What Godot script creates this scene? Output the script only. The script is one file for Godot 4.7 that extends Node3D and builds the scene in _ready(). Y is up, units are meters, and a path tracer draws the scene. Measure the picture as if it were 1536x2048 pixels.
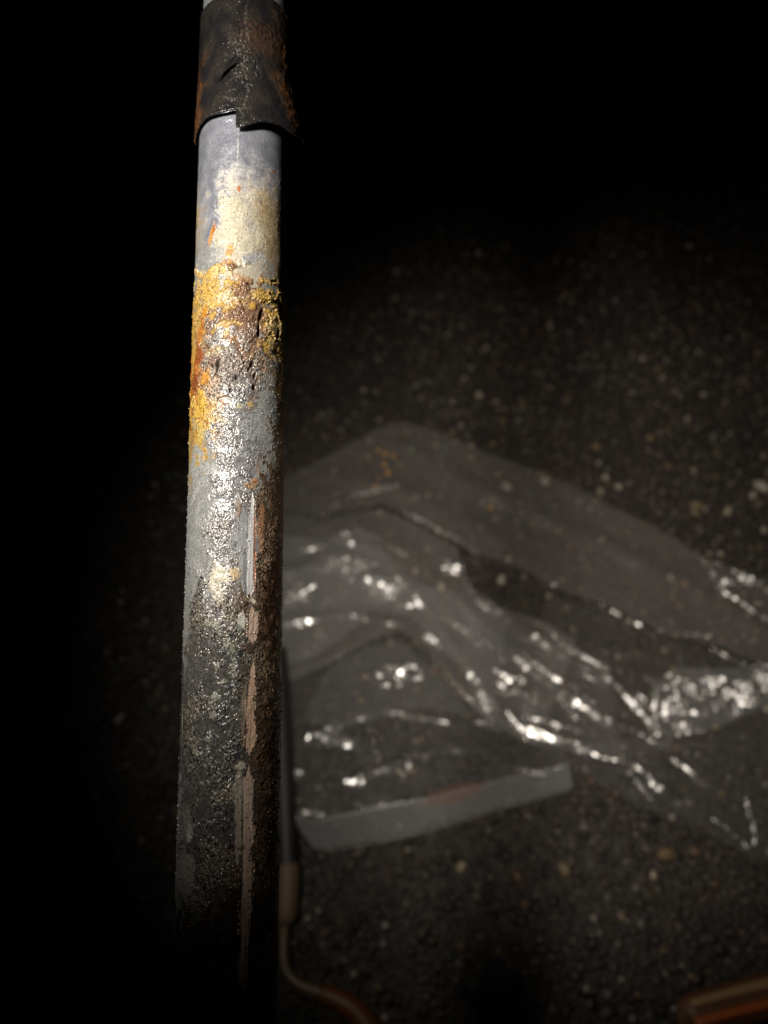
extends Node3D
# A corroded metal pipe held over dark asphalt at night, lit by a hand torch and the small lamp beside
# the lens; a clear plastic bag and a bent tool lie on the ground behind it.

const F := 1538.0            # focal length in pixels of the 1536 x 2048 photograph
const CAM_H := 0.52          # lens above the ground, metres
const PITCH := 60.0          # degrees below the horizon
const R := 0.0125            # pipe radius
const TW := 640              # pipe texture, round the front 240 degrees
const TH := 2048             # pipe texture, along the pipe
const SPAN := 120.0          # half of those 240 degrees
const T_LEN := 0.310         # length that the texture covers

var cam_at := Vector3(0, CAM_H, 0)
var fwd := Vector3(0, -sin(deg_to_rad(PITCH)), -cos(deg_to_rad(PITCH)))
var upv := Vector3(0, cos(deg_to_rad(PITCH)), -sin(deg_to_rad(PITCH)))
var rng := RandomNumberGenerator.new()

# pipe frame
var pipe_base := Vector3.ZERO
var pipe_basis := Basis()
var pipe_len := 0.0
var t_top := 0.0             # distance along the pipe of the texture's top row

# pipe surface fields, one value per texel
var cr := PackedFloat32Array()
var cg := PackedFloat32Array()
var cb := PackedFloat32Array()
var ro := PackedFloat32Array()
var me := PackedFloat32Array()
var hc := PackedFloat32Array()   # coarse relief, mm
var hf := PackedFloat32Array()   # fine relief, mm
var n_mid := PackedByteArray()
var n_low := PackedByteArray()
var n_fine := PackedByteArray()
var n_cell := PackedByteArray()
var n_streak := PackedByteArray()
var n_warp := PackedByteArray()

func _ready() -> void:
	rng.seed = 71
	setup_view()
	setup_lamps()
	make_ground()
	make_pipe()
	make_bag()
	make_tools()
	make_pebbles()

# ---------------------------------------------------------------- view and light
func setup_view() -> void:
	var cam := Camera3D.new()
	cam.name = "camera"
	cam.near = 0.01
	cam.far = 20.0
	add_child(cam)
	cam.position = cam_at
	cam.rotation_degrees = Vector3(-PITCH, 0, 0)
	var at := CameraAttributesPhysical.new()
	at.frustum_focal_length = 17.5 / (1024.0 / F)
	at.frustum_focus_distance = 0.196
	at.frustum_near = 0.01
	at.frustum_far = 20.0
	at.exposure_aperture = 8.5
	cam.attributes = at
	cam.fov = rad_to_deg(2.0 * atan(1024.0 / F))
	cam.current = true
	var we := WorldEnvironment.new()
	we.name = "night_environment"
	var e := Environment.new()
	e.background_mode = Environment.BG_COLOR
	e.background_color = Color(0.004, 0.004, 0.004)
	e.tonemap_mode = Environment.TONE_MAPPER_LINEAR
	e.tonemap_exposure = 1.0
	e.sdfgi_enabled = true
	e.ssao_enabled = true
	e.ssil_enabled = true
	we.environment = e
	add_child(we)

func spot(called: String, at: Vector3, target: Vector3, energy: float, angle: float, blend: float, size: float, col: Color) -> void:
	var l := SpotLight3D.new()
	l.name = called
	l.light_energy = energy
	l.light_color = col
	l.spot_angle = angle
	l.spot_angle_attenuation = blend
	l.spot_range = 6.0
	l.spot_attenuation = 2.0
	l.light_size = size
	l.shadow_enabled = true
	add_child(l)
	l.look_at_from_position(at, target, Vector3.UP if absf((target - at).normalized().y) < 0.99 else Vector3.FORWARD)

func setup_lamps() -> void:
	# the hand torch, held to the upper left of the lens
	spot("torch_light", cam_pt(-0.125, -0.120, 0.0), cam_pt(-0.041, -0.058, 0.205), 0.110, 32.5, 0.8, 0.017, Color(1.0, 0.965, 0.91))
	# the small lamp beside the lens
	spot("phone_light", cam_pt(0.026, -0.022, -0.005), ground(1125, 1165), 0.20, 27.5, 1.0, 0.011, Color(1.0, 0.955, 0.895))

# ---------------------------------------------------------------- helpers
func cam_pt(x: float, y_down: float, z: float) -> Vector3:
	return cam_at + Vector3(x, 0, 0) - upv * y_down + fwd * z

func ray(px: float, py: float) -> Vector3:
	return fwd + Vector3((px - 768.0) / F, 0, 0) - upv * ((py - 1024.0) / F)

func ground(px: float, py: float, h := 0.0) -> Vector3:
	var d := ray(px, py)
	return cam_at + d * ((CAM_H - h) / -d.y)

func lin(r: float, g: float, b: float) -> Color:
	return Color(r, g, b).linear_to_srgb()

func mat(r: float, g: float, b: float, rough := 0.6, metal := 0.0) -> StandardMaterial3D:
	var m := StandardMaterial3D.new()
	m.albedo_color = lin(r, g, b)
	m.roughness = rough
	m.metallic = metal
	return m

func noise(sd: int, freq: float, type := FastNoiseLite.TYPE_SIMPLEX_SMOOTH, oct := 4) -> FastNoiseLite:
	var n := FastNoiseLite.new()
	n.seed = sd
	n.noise_type = type
	n.frequency = freq
	n.fractal_octaves = oct
	if oct <= 1:
		n.fractal_type = FastNoiseLite.FRACTAL_NONE
	return n

func thing(called: String, label: String, category: String, at := Vector3.ZERO, group := "") -> Node3D:
	var o := Node3D.new()
	o.name = called
	add_child(o, true)
	o.position = at
	tag(o, label, category, group)
	return o

func tag(o: Node, label: String, category: String, group := "") -> void:
	o.set_meta("label", label)
	if category: o.set_meta("category", category)
	if group: o.set_meta("group", group)

func part(called: String, m: Mesh, material: Material, parent: Node) -> MeshInstance3D:
	var o := MeshInstance3D.new()
	o.name = called
	o.mesh = m
	o.material_override = material
	parent.add_child(o, true)
	return o

# a grid of points (rows x columns) as a smooth mesh; wrap joins the last column to the first
func grid_mesh(pts: PackedVector3Array, nu: int, nv: int, uv := PackedVector2Array(), flip := false, col := PackedColorArray()) -> ArrayMesh:
	var idx := PackedInt32Array()
	idx.resize((nu - 1) * (nv - 1) * 6)
	var k := 0
	for j in nv - 1:
		for i in nu - 1:
			var a := j * nu + i
			var b := a + 1
			var c := a + nu
			var d := c + 1
			if flip:
				idx[k] = a; idx[k + 1] = c; idx[k + 2] = b; idx[k + 3] = b; idx[k + 4] = c; idx[k + 5] = d
			else:
				idx[k] = a; idx[k + 1] = b; idx[k + 2] = c; idx[k + 3] = b; idx[k + 4] = d; idx[k + 5] = c
			k += 6
	var arr := []
	arr.resize(Mesh.ARRAY_MAX)
	arr[Mesh.ARRAY_VERTEX] = pts
	arr[Mesh.ARRAY_INDEX] = idx
	if uv.size(): arr[Mesh.ARRAY_TEX_UV] = uv
	if col.size(): arr[Mesh.ARRAY_COLOR] = col
	var am := ArrayMesh.new()
	am.add_surface_from_arrays(Mesh.PRIMITIVE_TRIANGLES, arr)
	var st := SurfaceTool.new()
	st.create_from(am, 0)
	st.generate_normals()
	return st.commit()

# a tube swept along world points with its own radius at each; closed ends
func sweep(path: PackedVector3Array, radii: PackedFloat32Array, sides := 20, flat_y := 1.0) -> ArrayMesh:
	var n := path.size()
	var pts := PackedVector3Array()
	var side := Vector3.ZERO
	for i in n:
		var t := (path[mini(i + 1, n - 1)] - path[maxi(i - 1, 0)]).normalized()
		side = t.cross(Vector3.UP).normalized()
		var up := side.cross(t).normalized()
		for s in sides + 1:
			var a := TAU * s / sides
			pts.append(path[i] + (side * cos(a) + up * sin(a) * flat_y) * radii[i])
	return grid_mesh(pts, sides + 1, n)

func smooth_path(keys: Array, each := 8) -> Array:
	# keys: [Vector3, radius]; Catmull-Rom through them
	var p := PackedVector3Array()
	var r := PackedFloat32Array()
	for i in keys.size() - 1:
		var a = keys[maxi(i - 1, 0)]
		var b = keys[i]
		var c = keys[i + 1]
		var d = keys[mini(i + 2, keys.size() - 1)]
		for k in each:
			var t := float(k) / each
			p.append(b[0].cubic_interpolate(c[0], a[0], d[0], t))
			r.append(lerpf(b[1], c[1], smoothstep(0.0, 1.0, t)))
	p.append(keys[-1][0])
	r.append(keys[-1][1])
	return [p, r]

func stone_mesh(sd: int, sub := 1) -> ArrayMesh:
	var sp := SphereMesh.new()
	sp.radius = 1.0
	sp.height = 2.0
	sp.radial_segments = 7 + 3 * sub
	sp.rings = 3 + 2 * sub
	var st := SurfaceTool.new()
	st.create_from(sp, 0)
	var arr := st.commit_to_arrays()
	var v: PackedVector3Array = arr[Mesh.ARRAY_VERTEX]
	var n := noise(sd, 0.9, FastNoiseLite.TYPE_SIMPLEX_SMOOTH, 2)
	var m := noise(sd + 9, 1.1, FastNoiseLite.TYPE_CELLULAR, 1)
	for i in v.size():
		var p := v[i]
		v[i] = p * (1.0 + 0.38 * n.get_noise_3dv(p) + 0.22 * m.get_noise_3dv(p))
	arr[Mesh.ARRAY_VERTEX] = v
	arr[Mesh.ARRAY_NORMAL] = null
	arr[Mesh.ARRAY_TANGENT] = null
	arr[Mesh.ARRAY_TEX_UV] = null
	var am := ArrayMesh.new()
	am.add_surface_from_arrays(Mesh.PRIMITIVE_TRIANGLES, arr)
	var s2 := SurfaceTool.new()
	s2.create_from(am, 0)
	s2.generate_normals()
	return s2.commit()

# ---------------------------------------------------------------- ground
func make_ground() -> void:
	var nu := 241
	var nv := 241
	var pts := PackedVector3Array()
	var lump := noise(5, 14.0, FastNoiseLite.TYPE_SIMPLEX_SMOOTH, 3)
	for j in nv:
		for i in nu:
			# finer in the middle, out to three metres
			var a := float(i) / (nu - 1) * 2.0 - 1.0
			var b := float(j) / (nv - 1) * 2.0 - 1.0
			var x := a * 0.6 + a * a * a * 2.4
			var z := -0.3 + b * 0.6 + b * b * b * 2.4
			pts.append(Vector3(x, -0.0012 + lump.get_noise_2d(x, z) * 0.0016, z))
	var g := part("asphalt_ground", grid_mesh(pts, nu, nv), null, self)
	g.set_meta("kind", "structure")
	g.set_meta("label", "dark worn asphalt lying under the plastic bag")
	var m := StandardMaterial3D.new()
	var nt := NoiseTexture2D.new()
	nt.width = 1024; nt.height = 1024; nt.seamless = true
	nt.noise = noise(31, 0.035, FastNoiseLite.TYPE_SIMPLEX_SMOOTH, 5)
	var ramp := Gradient.new()
	ramp.set_color(0, lin(0.006, 0.005, 0.004))
	ramp.set_color(1, lin(0.040, 0.030, 0.023))
	nt.color_ramp = ramp
	m.albedo_texture = nt
	var hn := NoiseTexture2D.new()
	hn.width = 1024; hn.height = 1024; hn.seamless = true
	hn.noise = noise(32, 0.06, FastNoiseLite.TYPE_CELLULAR, 3)
	m.heightmap_enabled = true
	m.heightmap_texture = hn
	m.heightmap_scale = 0.18
	m.uv1_triplanar = true
	m.uv1_world_triplanar = true
	m.uv1_scale = Vector3.ONE * 4.3
	m.roughness = 0.62
	g.material_override = m

	# the stones bedded in the asphalt: far past counting, one object
	var mm := MultiMesh.new()
	mm.transform_format = MultiMesh.TRANSFORM_3D
	mm.use_colors = true
	mm.mesh = stone_mesh(3, 0)
	var tr := []
	var cols := []
	var patch := noise(77, 9.0, FastNoiseLite.TYPE_SIMPLEX_SMOOTH, 2)
	var step := 0.0052
	var z := -0.86
	while z < 0.16:
		var x := -0.52
		while x < 0.56:
			var q := rng.randf()
			var r := 0.0013 + 0.0019 * rng.randf() + 0.0030 * pow(rng.randf(), 4.0)
			var p := Vector3(x + rng.randf_range(-0.5, 0.5) * step, 0, z + rng.randf_range(-0.5, 0.5) * step)
			p.y = r * rng.randf_range(-0.42, 0.28)
			var b := Basis.from_euler(Vector3(rng.randf() * TAU, rng.randf() * TAU, rng.randf() * TAU))
			b = b * Basis.from_scale(Vector3(r * rng.randf_range(0.8, 1.3), r * rng.randf_range(0.6, 1.0), r * rng.randf_range(0.7, 1.1)))
			if q < 0.16:
				b = b.scaled(Vector3.ONE * 0.78)
				p.y = maxf(p.y, 0.0002)
			tr.append(Transform3D(b, p))
			var v := 0.012 + 0.026 * rng.randf() + 0.014 * patch.get_noise_2d(p.x, p.z)
			var c := Color(v * 1.2, v * 0.93, v * 0.74)
			if q < 0.032: c = Color(0.25, 0.215, 0.17) * rng.randf_range(0.6, 1.2)
			elif q < 0.12: c = Color(0.105, 0.092, 0.077) * rng.randf_range(0.6, 1.2)
			elif q < 0.16: c = Color(0.14, 0.095, 0.045) * rng.randf_range(0.5, 1.2)
			elif q < 0.20: c = Color(0.07, 0.040, 0.028) * rng.randf_range(0.5, 1.2)
			elif q < 0.225: c = Color(0.048, 0.056, 0.032) * rng.randf_range(0.5, 1.2)
			cols.append(c)
			x += step
		z += step
	mm.instance_count = tr.size()
	for i in tr.size():
		mm.set_instance_transform(i, tr[i])
		mm.set_instance_color(i, cols[i])
	var gi := MultiMeshInstance3D.new()
	gi.name = "asphalt_gravel"
	gi.multimesh = mm
	var gm := StandardMaterial3D.new()
	gm.vertex_color_use_as_albedo = true
	gm.roughness = 0.6
	gi.material_override = gm
	add_child(gi)
	gi.set_meta("kind", "stuff")
	gi.set_meta("label", "small mixed grey and brown stones bedded in the dark asphalt")

# ---------------------------------------------------------------- pipe
func pipe_hit(px: float, py: float, rad := R) -> Vector2:
	# (angle round the pipe, distance along it from the base) where the sight line meets it
	var inv := pipe_basis.inverse()
	var o := inv * (cam_at - pipe_base)
	var d := inv * ray(px, py)
	var a := d.x * d.x + d.z * d.z
	var b := o.x * d.x + o.z * d.z
	var c := o.x * o.x + o.z * o.z - rad * rad
	var q := b * b - a * c
	var t := (-b - sqrt(maxf(q, 0.0))) / a
	var p := o + d * t
	return Vector2(atan2(p.x, p.z), p.y)

func texel(px: float, py: float) -> Vector2:
	var h := pipe_hit(px, py)
	return Vector2((rad_to_deg(h.x) + SPAN) / (2.0 * SPAN) * TW, (t_top - h.y) / T_LEN * TH)

func field(sd: int, per_mm: float, type: int, oct: int, stretch := 1.0, ret := -1, jitter := 1.0) -> PackedByteArray:
	var texw := 2.0 * SPAN / 360.0 * TAU * R * 1000.0 / TW
	var texh := T_LEN * 1000.0 / TH
	var n := noise(sd, per_mm * texw, type, oct)
	if ret >= 0: n.cellular_return_type = ret
	n.cellular_jitter = jitter
	var im := n.get_image(TW, int(TH * texh / texw / stretch), false, false, true)
	im.resize(TW, TH, Image.INTERPOLATE_BILINEAR)
	return im.get_data()

# look of each surface kind: red, green, blue, roughness, metal, grain, lump (mm)
var kinds := {
	"Z": [0.53, 0.555, 0.66, 0.29, 0.68, 0.08, 0.00],   # bare zinc
	"S": [0.33, 0.34, 0.34, 0.42, 0.25, 0.30, 0.02],   # smooth grey
	"C": [0.52, 0.48, 0.38, 0.42, 0.10, 0.28, 0.05],   # chalky cream
	"T": [0.34, 0.26, 0.15, 0.50, 0.05, 0.32, 0.05],   # tan film
	"O": [0.52, 0.325, 0.075, 0.36, 0.00, 0.75, 0.38],   # ochre crust
	"R": [0.42, 0.14, 0.025, 0.34, 0.00, 0.70, 0.34],  # orange rust
	"M": [0.21, 0.125, 0.085, 0.20, 0.05, 1.00, 0.40], # wet brown crust
	"G": [0.25, 0.25, 0.26, 0.26, 0.25, 1.00, 0.12],   # silver grains
	"H": [0.22, 0.19, 0.17, 0.26, 0.10, 1.00, 0.42],   # lumpy grey brown
	"B": [0.082, 0.054, 0.034, 0.42, 0.00, 0.95, 0.10], # brown dirt
	"D": [0.098, 0.096, 0.090, 0.17, 0.15, 1.20, 0.14],# dark grains
	"K": [0.036, 0.019, 0.012, 0.22, 0.00, 1.20, 0.16] # dark brown grit
}
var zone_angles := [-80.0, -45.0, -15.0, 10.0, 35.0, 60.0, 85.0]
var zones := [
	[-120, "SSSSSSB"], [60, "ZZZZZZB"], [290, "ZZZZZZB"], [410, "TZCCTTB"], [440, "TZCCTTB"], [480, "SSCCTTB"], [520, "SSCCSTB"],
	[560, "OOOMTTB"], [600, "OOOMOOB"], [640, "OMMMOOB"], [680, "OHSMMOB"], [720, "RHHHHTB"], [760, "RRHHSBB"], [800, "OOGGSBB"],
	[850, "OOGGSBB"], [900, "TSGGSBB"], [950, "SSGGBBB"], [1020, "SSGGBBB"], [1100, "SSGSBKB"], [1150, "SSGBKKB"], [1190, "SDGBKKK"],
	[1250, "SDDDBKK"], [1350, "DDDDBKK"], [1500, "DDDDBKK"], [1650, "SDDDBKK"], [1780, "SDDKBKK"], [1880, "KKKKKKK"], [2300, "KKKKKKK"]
]

func base_layers() -> void:
	var total := TW * TH
	cr.resize(total); cg.resize(total); cb.resize(total); ro.resize(total)
	me.resize(total); hc.resize(total); hf.resize(total)
	# zone rows at texel rows
	var rows := PackedFloat32Array()
	for zr in zones:
		rows.append(texel(lerpf(494.0, 456.0, zr[0] / 1750.0), zr[0]).y)
	var props := []
	for zr in zones:
		var line := []
		for ch in zr[1]:
			line.append(PackedFloat32Array(kinds[ch]))
		props.append(line)
	var ncol := zone_angles.size()
	var soft_from := texel(483, 470).y
	var soft_to := texel(483, 570).y
	for j in TH:
		var wf := lerpf(0.30, 1.0, smoothstep(soft_from, soft_to, float(j)))
		for i in TW:
			var k := j * TW + i
			var w1 := n_warp[k] / 255.0 - 0.5
			var w2 := n_mid[k] / 255.0 - 0.5
			var fine := n_fine[k] / 255.0 - 0.5
			var cell := n_cell[k] / 255.0
			var ang := -SPAN + 2.0 * SPAN * (i + 0.5) / TW + w1 * 26.0 + w2 * 14.0
			var row := j + (w2 * 190.0 + fine * 60.0 - w1 * 60.0) * wf
			var c := 0
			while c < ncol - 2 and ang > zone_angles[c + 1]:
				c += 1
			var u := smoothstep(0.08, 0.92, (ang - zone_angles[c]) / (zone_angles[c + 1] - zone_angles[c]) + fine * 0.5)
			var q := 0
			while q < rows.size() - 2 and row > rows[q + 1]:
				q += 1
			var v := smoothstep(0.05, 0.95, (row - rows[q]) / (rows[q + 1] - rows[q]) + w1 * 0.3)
			var p00: PackedFloat32Array = props[q][c]
			var p10: PackedFloat32Array = props[q][c + 1]
			var p01: PackedFloat32Array = props[q + 1][c]
			var p11: PackedFloat32Array = props[q + 1][c + 1]
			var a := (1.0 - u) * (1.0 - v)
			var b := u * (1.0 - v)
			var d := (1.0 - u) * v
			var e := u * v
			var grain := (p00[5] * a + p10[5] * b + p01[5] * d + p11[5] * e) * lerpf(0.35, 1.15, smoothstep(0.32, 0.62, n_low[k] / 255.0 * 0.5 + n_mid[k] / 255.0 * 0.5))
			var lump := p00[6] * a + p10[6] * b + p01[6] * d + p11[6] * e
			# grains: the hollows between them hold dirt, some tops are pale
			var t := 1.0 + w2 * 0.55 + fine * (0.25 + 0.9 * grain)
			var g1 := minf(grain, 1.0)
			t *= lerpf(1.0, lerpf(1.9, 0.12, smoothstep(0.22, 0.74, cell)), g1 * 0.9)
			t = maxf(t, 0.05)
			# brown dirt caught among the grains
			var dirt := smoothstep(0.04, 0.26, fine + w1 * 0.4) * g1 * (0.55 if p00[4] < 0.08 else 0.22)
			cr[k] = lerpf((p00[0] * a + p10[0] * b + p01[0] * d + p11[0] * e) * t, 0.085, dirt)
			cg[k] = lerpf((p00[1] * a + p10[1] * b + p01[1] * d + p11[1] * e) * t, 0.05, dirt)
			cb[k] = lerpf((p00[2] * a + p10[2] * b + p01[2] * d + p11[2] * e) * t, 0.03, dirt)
			var pale := smoothstep(0.5, 0.75, n_low[k] / 255.0 + fine * 0.5) * minf(lump * 2.2, 0.6)
			cr[k] = lerpf(cr[k], 0.50 * t, pale * 0.5)
			cg[k] = lerpf(cg[k], 0.40 * t, pale * 0.5)
			cb[k] = lerpf(cb[k], 0.26 * t, pale * 0.5)
			ro[k] = (p00[3] * a + p10[3] * b + p01[3] * d + p11[3] * e) + fine * 0.16
			me[k] = p00[4] * a + p10[4] * b + p01[4] * d + p11[4] * e
			hc[k] = lump * (w2 * 1.6 + w1 * 0.5 + 0.35)
			hf[k] = grain * (0.24 * (1.0 - cell) + 0.14 * fine) + 0.022 * (n_streak[k] / 255.0)

# one stain, scrape or pit; sizes in photograph pixels at the middle of the pipe
func dab(px: float, py: float, rx: float, ry: float, rot: float, c: Array, op: float, rough: float, metal: float, rise: float, ragged := 0.9, fine_rise := 0.0) -> void:
	var t := texel(px, py)
	var kx := 0.000134 / (2.0 * SPAN / 360.0 * TAU * R) * TW
	var ky := 0.000134 / T_LEN * TH
	var ang := (t.x / TW * 2.0 - 1.0) * deg_to_rad(SPAN)
	var wx := rx / maxf(cos(ang), 0.4)
	var reach := maxf(wx, ry) * 1.7
	var i0 := maxi(0, int(t.x - reach * kx))
	var i1 := mini(TW - 1, int(t.x + reach * kx))
	var j0 := maxi(0, int(t.y - reach * ky))
	var j1 := mini(TH - 1, int(t.y + reach * ky))
	var cs := cos(deg_to_rad(rot))
	var sn := sin(deg_to_rad(rot))
	var soft := 0.95 if py < 500.0 and rx > 9.0 else 0.5
	var fine_keep := 1.0 if py > 530.0 and py < 1000.0 else 0.5
	for j in range(j0, j1 + 1):
		for i in range(i0, i1 + 1):
			var dx := (i - t.x) / kx
			var dy := (j - t.y) / ky
			var a := (dx * cs + dy * sn) / wx
			var b := (-dx * sn + dy * cs) / ry
			var d := sqrt(a * a + b * b)
			if d > 1.7: continue
			var k := j * TW + i
			var m := 1.0 - d + ((n_mid[k] / 255.0 - 0.5) * 0.9 + (n_fine[k] / 255.0 - 0.5) * 0.9) * ragged * (0.5 if py < 480.0 and rx > 9.0 else 1.0)
			m = smoothstep(0.0, soft, m)
			if m <= 0.0: continue
			var s := m * op
			var shade := (0.6 + 0.8 * n_fine[k] / 255.0) * (1.0 - 0.55 * fine_keep * smoothstep(0.35, 0.8, n_cell[k] / 255.0))
			cr[k] = lerpf(cr[k], c[0] * shade, s)
			cg[k] = lerpf(cg[k], c[1] * shade, s)
			cb[k] = lerpf(cb[k], c[2] * shade, s)
			ro[k] = lerpf(ro[k], rough, s)
			me[k] = lerpf(me[k], metal, s)
			hc[k] += rise * m
			hf[k] = lerpf(hf[k], hf[k] * 0.5 + fine_rise * (1.0 - n_cell[k] / 255.0), s)

# a scraped stripe along the pipe through [px, py, half width] points
func scrape(keys: Array, c: Array, op: float, rough: float, metal: float, sink: float, gaps: float) -> void:
	var kx := 0.000134 / (2.0 * SPAN / 360.0 * TAU * R) * TW
	for n in keys.size() - 1:
		var a := texel(keys[n][0], keys[n][1])
		var b := texel(keys[n + 1][0], keys[n + 1][1])
		for j in range(maxi(0, int(a.y)), mini(TH, int(b.y) + 1)):
			var f := clampf((j - a.y) / (b.y - a.y), 0.0, 1.0)
			var cx := lerpf(a.x, b.x, f)
			var hw := lerpf(keys[n][2], keys[n + 1][2], f) * kx
			# tails off at both ends
			if n == 0: hw *= smoothstep(-0.02, 0.5, f)
			if n == keys.size() - 2: hw *= smoothstep(-0.02, 0.5, 1.0 - f)
			hw = maxf(hw, 0.4)
			for i in range(maxi(0, int(cx - hw * 1.6 - 2)), mini(TW, int(cx + hw * 1.6 + 3))):
				var k := j * TW + i
				var edge := 1.0 - absf(i - cx) / hw + (n_fine[k] / 255.0 - 0.5) * 1.1 + (n_mid[k] / 255.0 - 0.5) * 1.1 + (n_streak[k] / 255.0 - 0.5) * 1.1
				var s := smoothstep(0.0, 0.25, edge) * op
				s *= 1.0 - minf(1.0, gaps + 0.15) * smoothstep(0.5, 0.62, n_mid[k] / 255.0 * 0.6 + n_fine[k] / 255.0 * 0.4)
				if s <= 0.0: continue
				var shade := 0.55 + 0.9 * n_streak[k] / 255.0
				cr[k] = lerpf(cr[k], c[0] * shade, s)
				cg[k] = lerpf(cg[k], c[1] * shade, s)
				cb[k] = lerpf(cb[k], c[2] * shade, s)
				ro[k] = lerpf(ro[k], rough, s)
				me[k] = lerpf(me[k], metal, s)
				hc[k] = lerpf(hc[k], sink, s * 0.8)
				hf[k] = lerpf(hf[k], 0.05 * n_streak[k] / 255.0, s)

func paint_pipe() -> void:
	n_mid = field(11, 0.22, FastNoiseLite.TYPE_SIMPLEX_SMOOTH, 4)
	n_low = field(12, 0.06, FastNoiseLite.TYPE_SIMPLEX_SMOOTH, 3)
	n_warp = field(13, 0.10, FastNoiseLite.TYPE_SIMPLEX_SMOOTH, 3)
	n_fine = field(14, 1.1, FastNoiseLite.TYPE_SIMPLEX_SMOOTH, 3)
	n_cell = field(15, 1.55, FastNoiseLite.TYPE_CELLULAR, 1, 1.0, FastNoiseLite.RETURN_DISTANCE)
	var crumbs := field(17, 2.0, FastNoiseLite.TYPE_SIMPLEX_SMOOTH, 4)
	var flakes := field(18, 0.75, FastNoiseLite.TYPE_CELLULAR, 2, 1.0, FastNoiseLite.RETURN_DISTANCE)
	for k in TW * TH:
		n_cell[k] = clampi(int(128.0 + 1.5 * (0.36 * (n_cell[k] - 110.0) + 0.62 * (crumbs[k] - 128.0) + 0.30 * (flakes[k] - 110.0))), 0, 255)
	n_streak = field(16, 1.6, FastNoiseLite.TYPE_SIMPLEX_SMOOTH, 3, 26.0)
	base_layers()
	var rust := [0.46, 0.13, 0.015]
	var orange := [0.62, 0.27, 0.03]
	var ochre := [0.56, 0.36, 0.085]
	var cream := [0.60, 0.54, 0.39]
	var grey := [0.36, 0.38, 0.40]
	var hole := [0.03, 0.02, 0.015]
	var maroon := [0.15, 0.07, 0.05]
	# rust spots and pale deposits on the cleaner zinc
	dab(548, 343, 12, 7, 10, [0.30, 0.20, 0.09], 0.8, 0.5, 0.1, 0.05)
	dab(547, 344, 5, 4, 0, [0.24, 0.09, 0.02], 0.9, 0.4, 0.0, 0.05)
	dab(520, 334, 12, 3, 8, [0.42, 0.40, 0.33], 0.7, 0.5, 0.1, 0.04)
	dab(477, 378, 6, 9, 8, rust, 0.95, 0.4, 0.0, 0.06)
	dab(484, 372, 5, 4, 0, orange, 0.7, 0.4, 0.0, 0.03)
	dab(415, 388, 10, 12, 20, [0.45, 0.36, 0.2], 0.6, 0.5, 0.1, 0.03)
	dab(520, 385, 20, 10, 0, [0.42, 0.31, 0.14], 0.5, 0.5, 0.0, 0.03)
	dab(470, 415, 26, 40, 0, cream, 0.75, 0.42, 0.05, 0.04)
	dab(455, 470, 22, 34, 0, cream, 0.75, 0.42, 0.05, 0.04)
	dab(545, 455, 22, 45, 0, [0.42, 0.33, 0.19], 0.6, 0.5, 0.0, 0.03)
	dab(423, 468, 5, 32, 17, orange, 0.95, 0.35, 0.0, 0.08)
	dab(428, 456, 3.5, 17, 16, rust, 1.0, 0.35, 0.0, 0.05)
	dab(500, 448, 16, 22, 0, [0.40, 0.42, 0.46], 0.5, 0.3, 0.5, 0.0)
	dab(505, 517, 24, 13, -8, grey, 0.85, 0.4, 0.2, 0.04)
	dab(458, 503, 9, 18, 8, orange, 0.9, 0.4, 0.0, 0.12)
	dab(455, 525, 15, 10, 0, [0.60, 0.30, 0.12], 0.8, 0.3, 0.0, 0.15)
	dab(470, 533, 26, 5, 5, maroon, 0.7, 0.2, 0.0, 0.0)
	dab(480, 555, 30, 14, 10, [0.44, 0.25, 0.13], 0.7, 0.28, 0.0, 0.15)
	dab(416, 560, 16, 26, 0, ochre, 0.8, 0.5, 0.0, 0.2)
	dab(425, 600, 24, 22, 0, [0.58, 0.40, 0.12], 0.7, 0.42, 0.0, 0.15)
	dab(450, 590, 22, 10, -20, [0.66, 0.55, 0.36], 0.6, 0.25, 0.0, 0.0, 0.9, 0.2)
	dab(485, 585, 20, 24, 20, [0.20, 0.09, 0.05], 0.75, 0.18, 0.0, 0.1, 0.9, 0.22)
	dab(522, 590, 22, 18, -15, ochre, 0.85, 0.45, 0.0, 0.35, 0.9, 0.2)
	dab(548, 608, 16, 16, 0, [0.58, 0.40, 0.12], 0.8, 0.45, 0.0, 0.4, 0.9, 0.2)
	dab(410, 625, 8, 16, 20, orange, 0.95, 0.38, 0.0, 0.15)
	dab(398, 622, 6, 22, 0, ochre, 0.8, 0.45, 0.0, 0.1)
	dab(550, 655, 20, 30, 0, [0.50, 0.37, 0.17], 0.9, 0.42, 0.0, 0.5, 0.9, 0.24)
	dab(505, 612, 12, 12, 0, [0.56, 0.33, 0.06], 0.85, 0.4, 0.0, 0.2)
	dab(462, 632, 34, 20, -15, [0.24, 0.13, 0.08], 0.75, 0.17, 0.0, 0.12, 0.9, 0.26)
	dab(440, 660, 15, 16, 0, [0.42, 0.43, 0.44], 0.8, 0.3, 0.3, 0.05, 0.9, 0.15)
	dab(462, 677, 10, 9, 0, [0.36, 0.17, 0.09], 0.8, 0.3, 0.0, 0.1)
	dab(500, 655, 22, 30, 0, [0.25, 0.15, 0.10], 0.7, 0.17, 0.0, 0.15, 0.9, 0.26)
	dab(402, 660, 8, 34, 4, [0.44, 0.17, 0.03], 0.95, 0.3, 0.0, 0.1)
	dab(425, 700, 24, 8, -6, [0.50, 0.36, 0.16], 0.6, 0.3, 0.0, 0.05)
	dab(398, 712, 12, 26, 0, [0.30, 0.08, 0.02], 0.9, 0.22, 0.0, 0.15)
	dab(427, 720, 16, 12, 20, [0.20, 0.12, 0.10], 0.8, 0.2, 0.0, 0.35)
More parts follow.
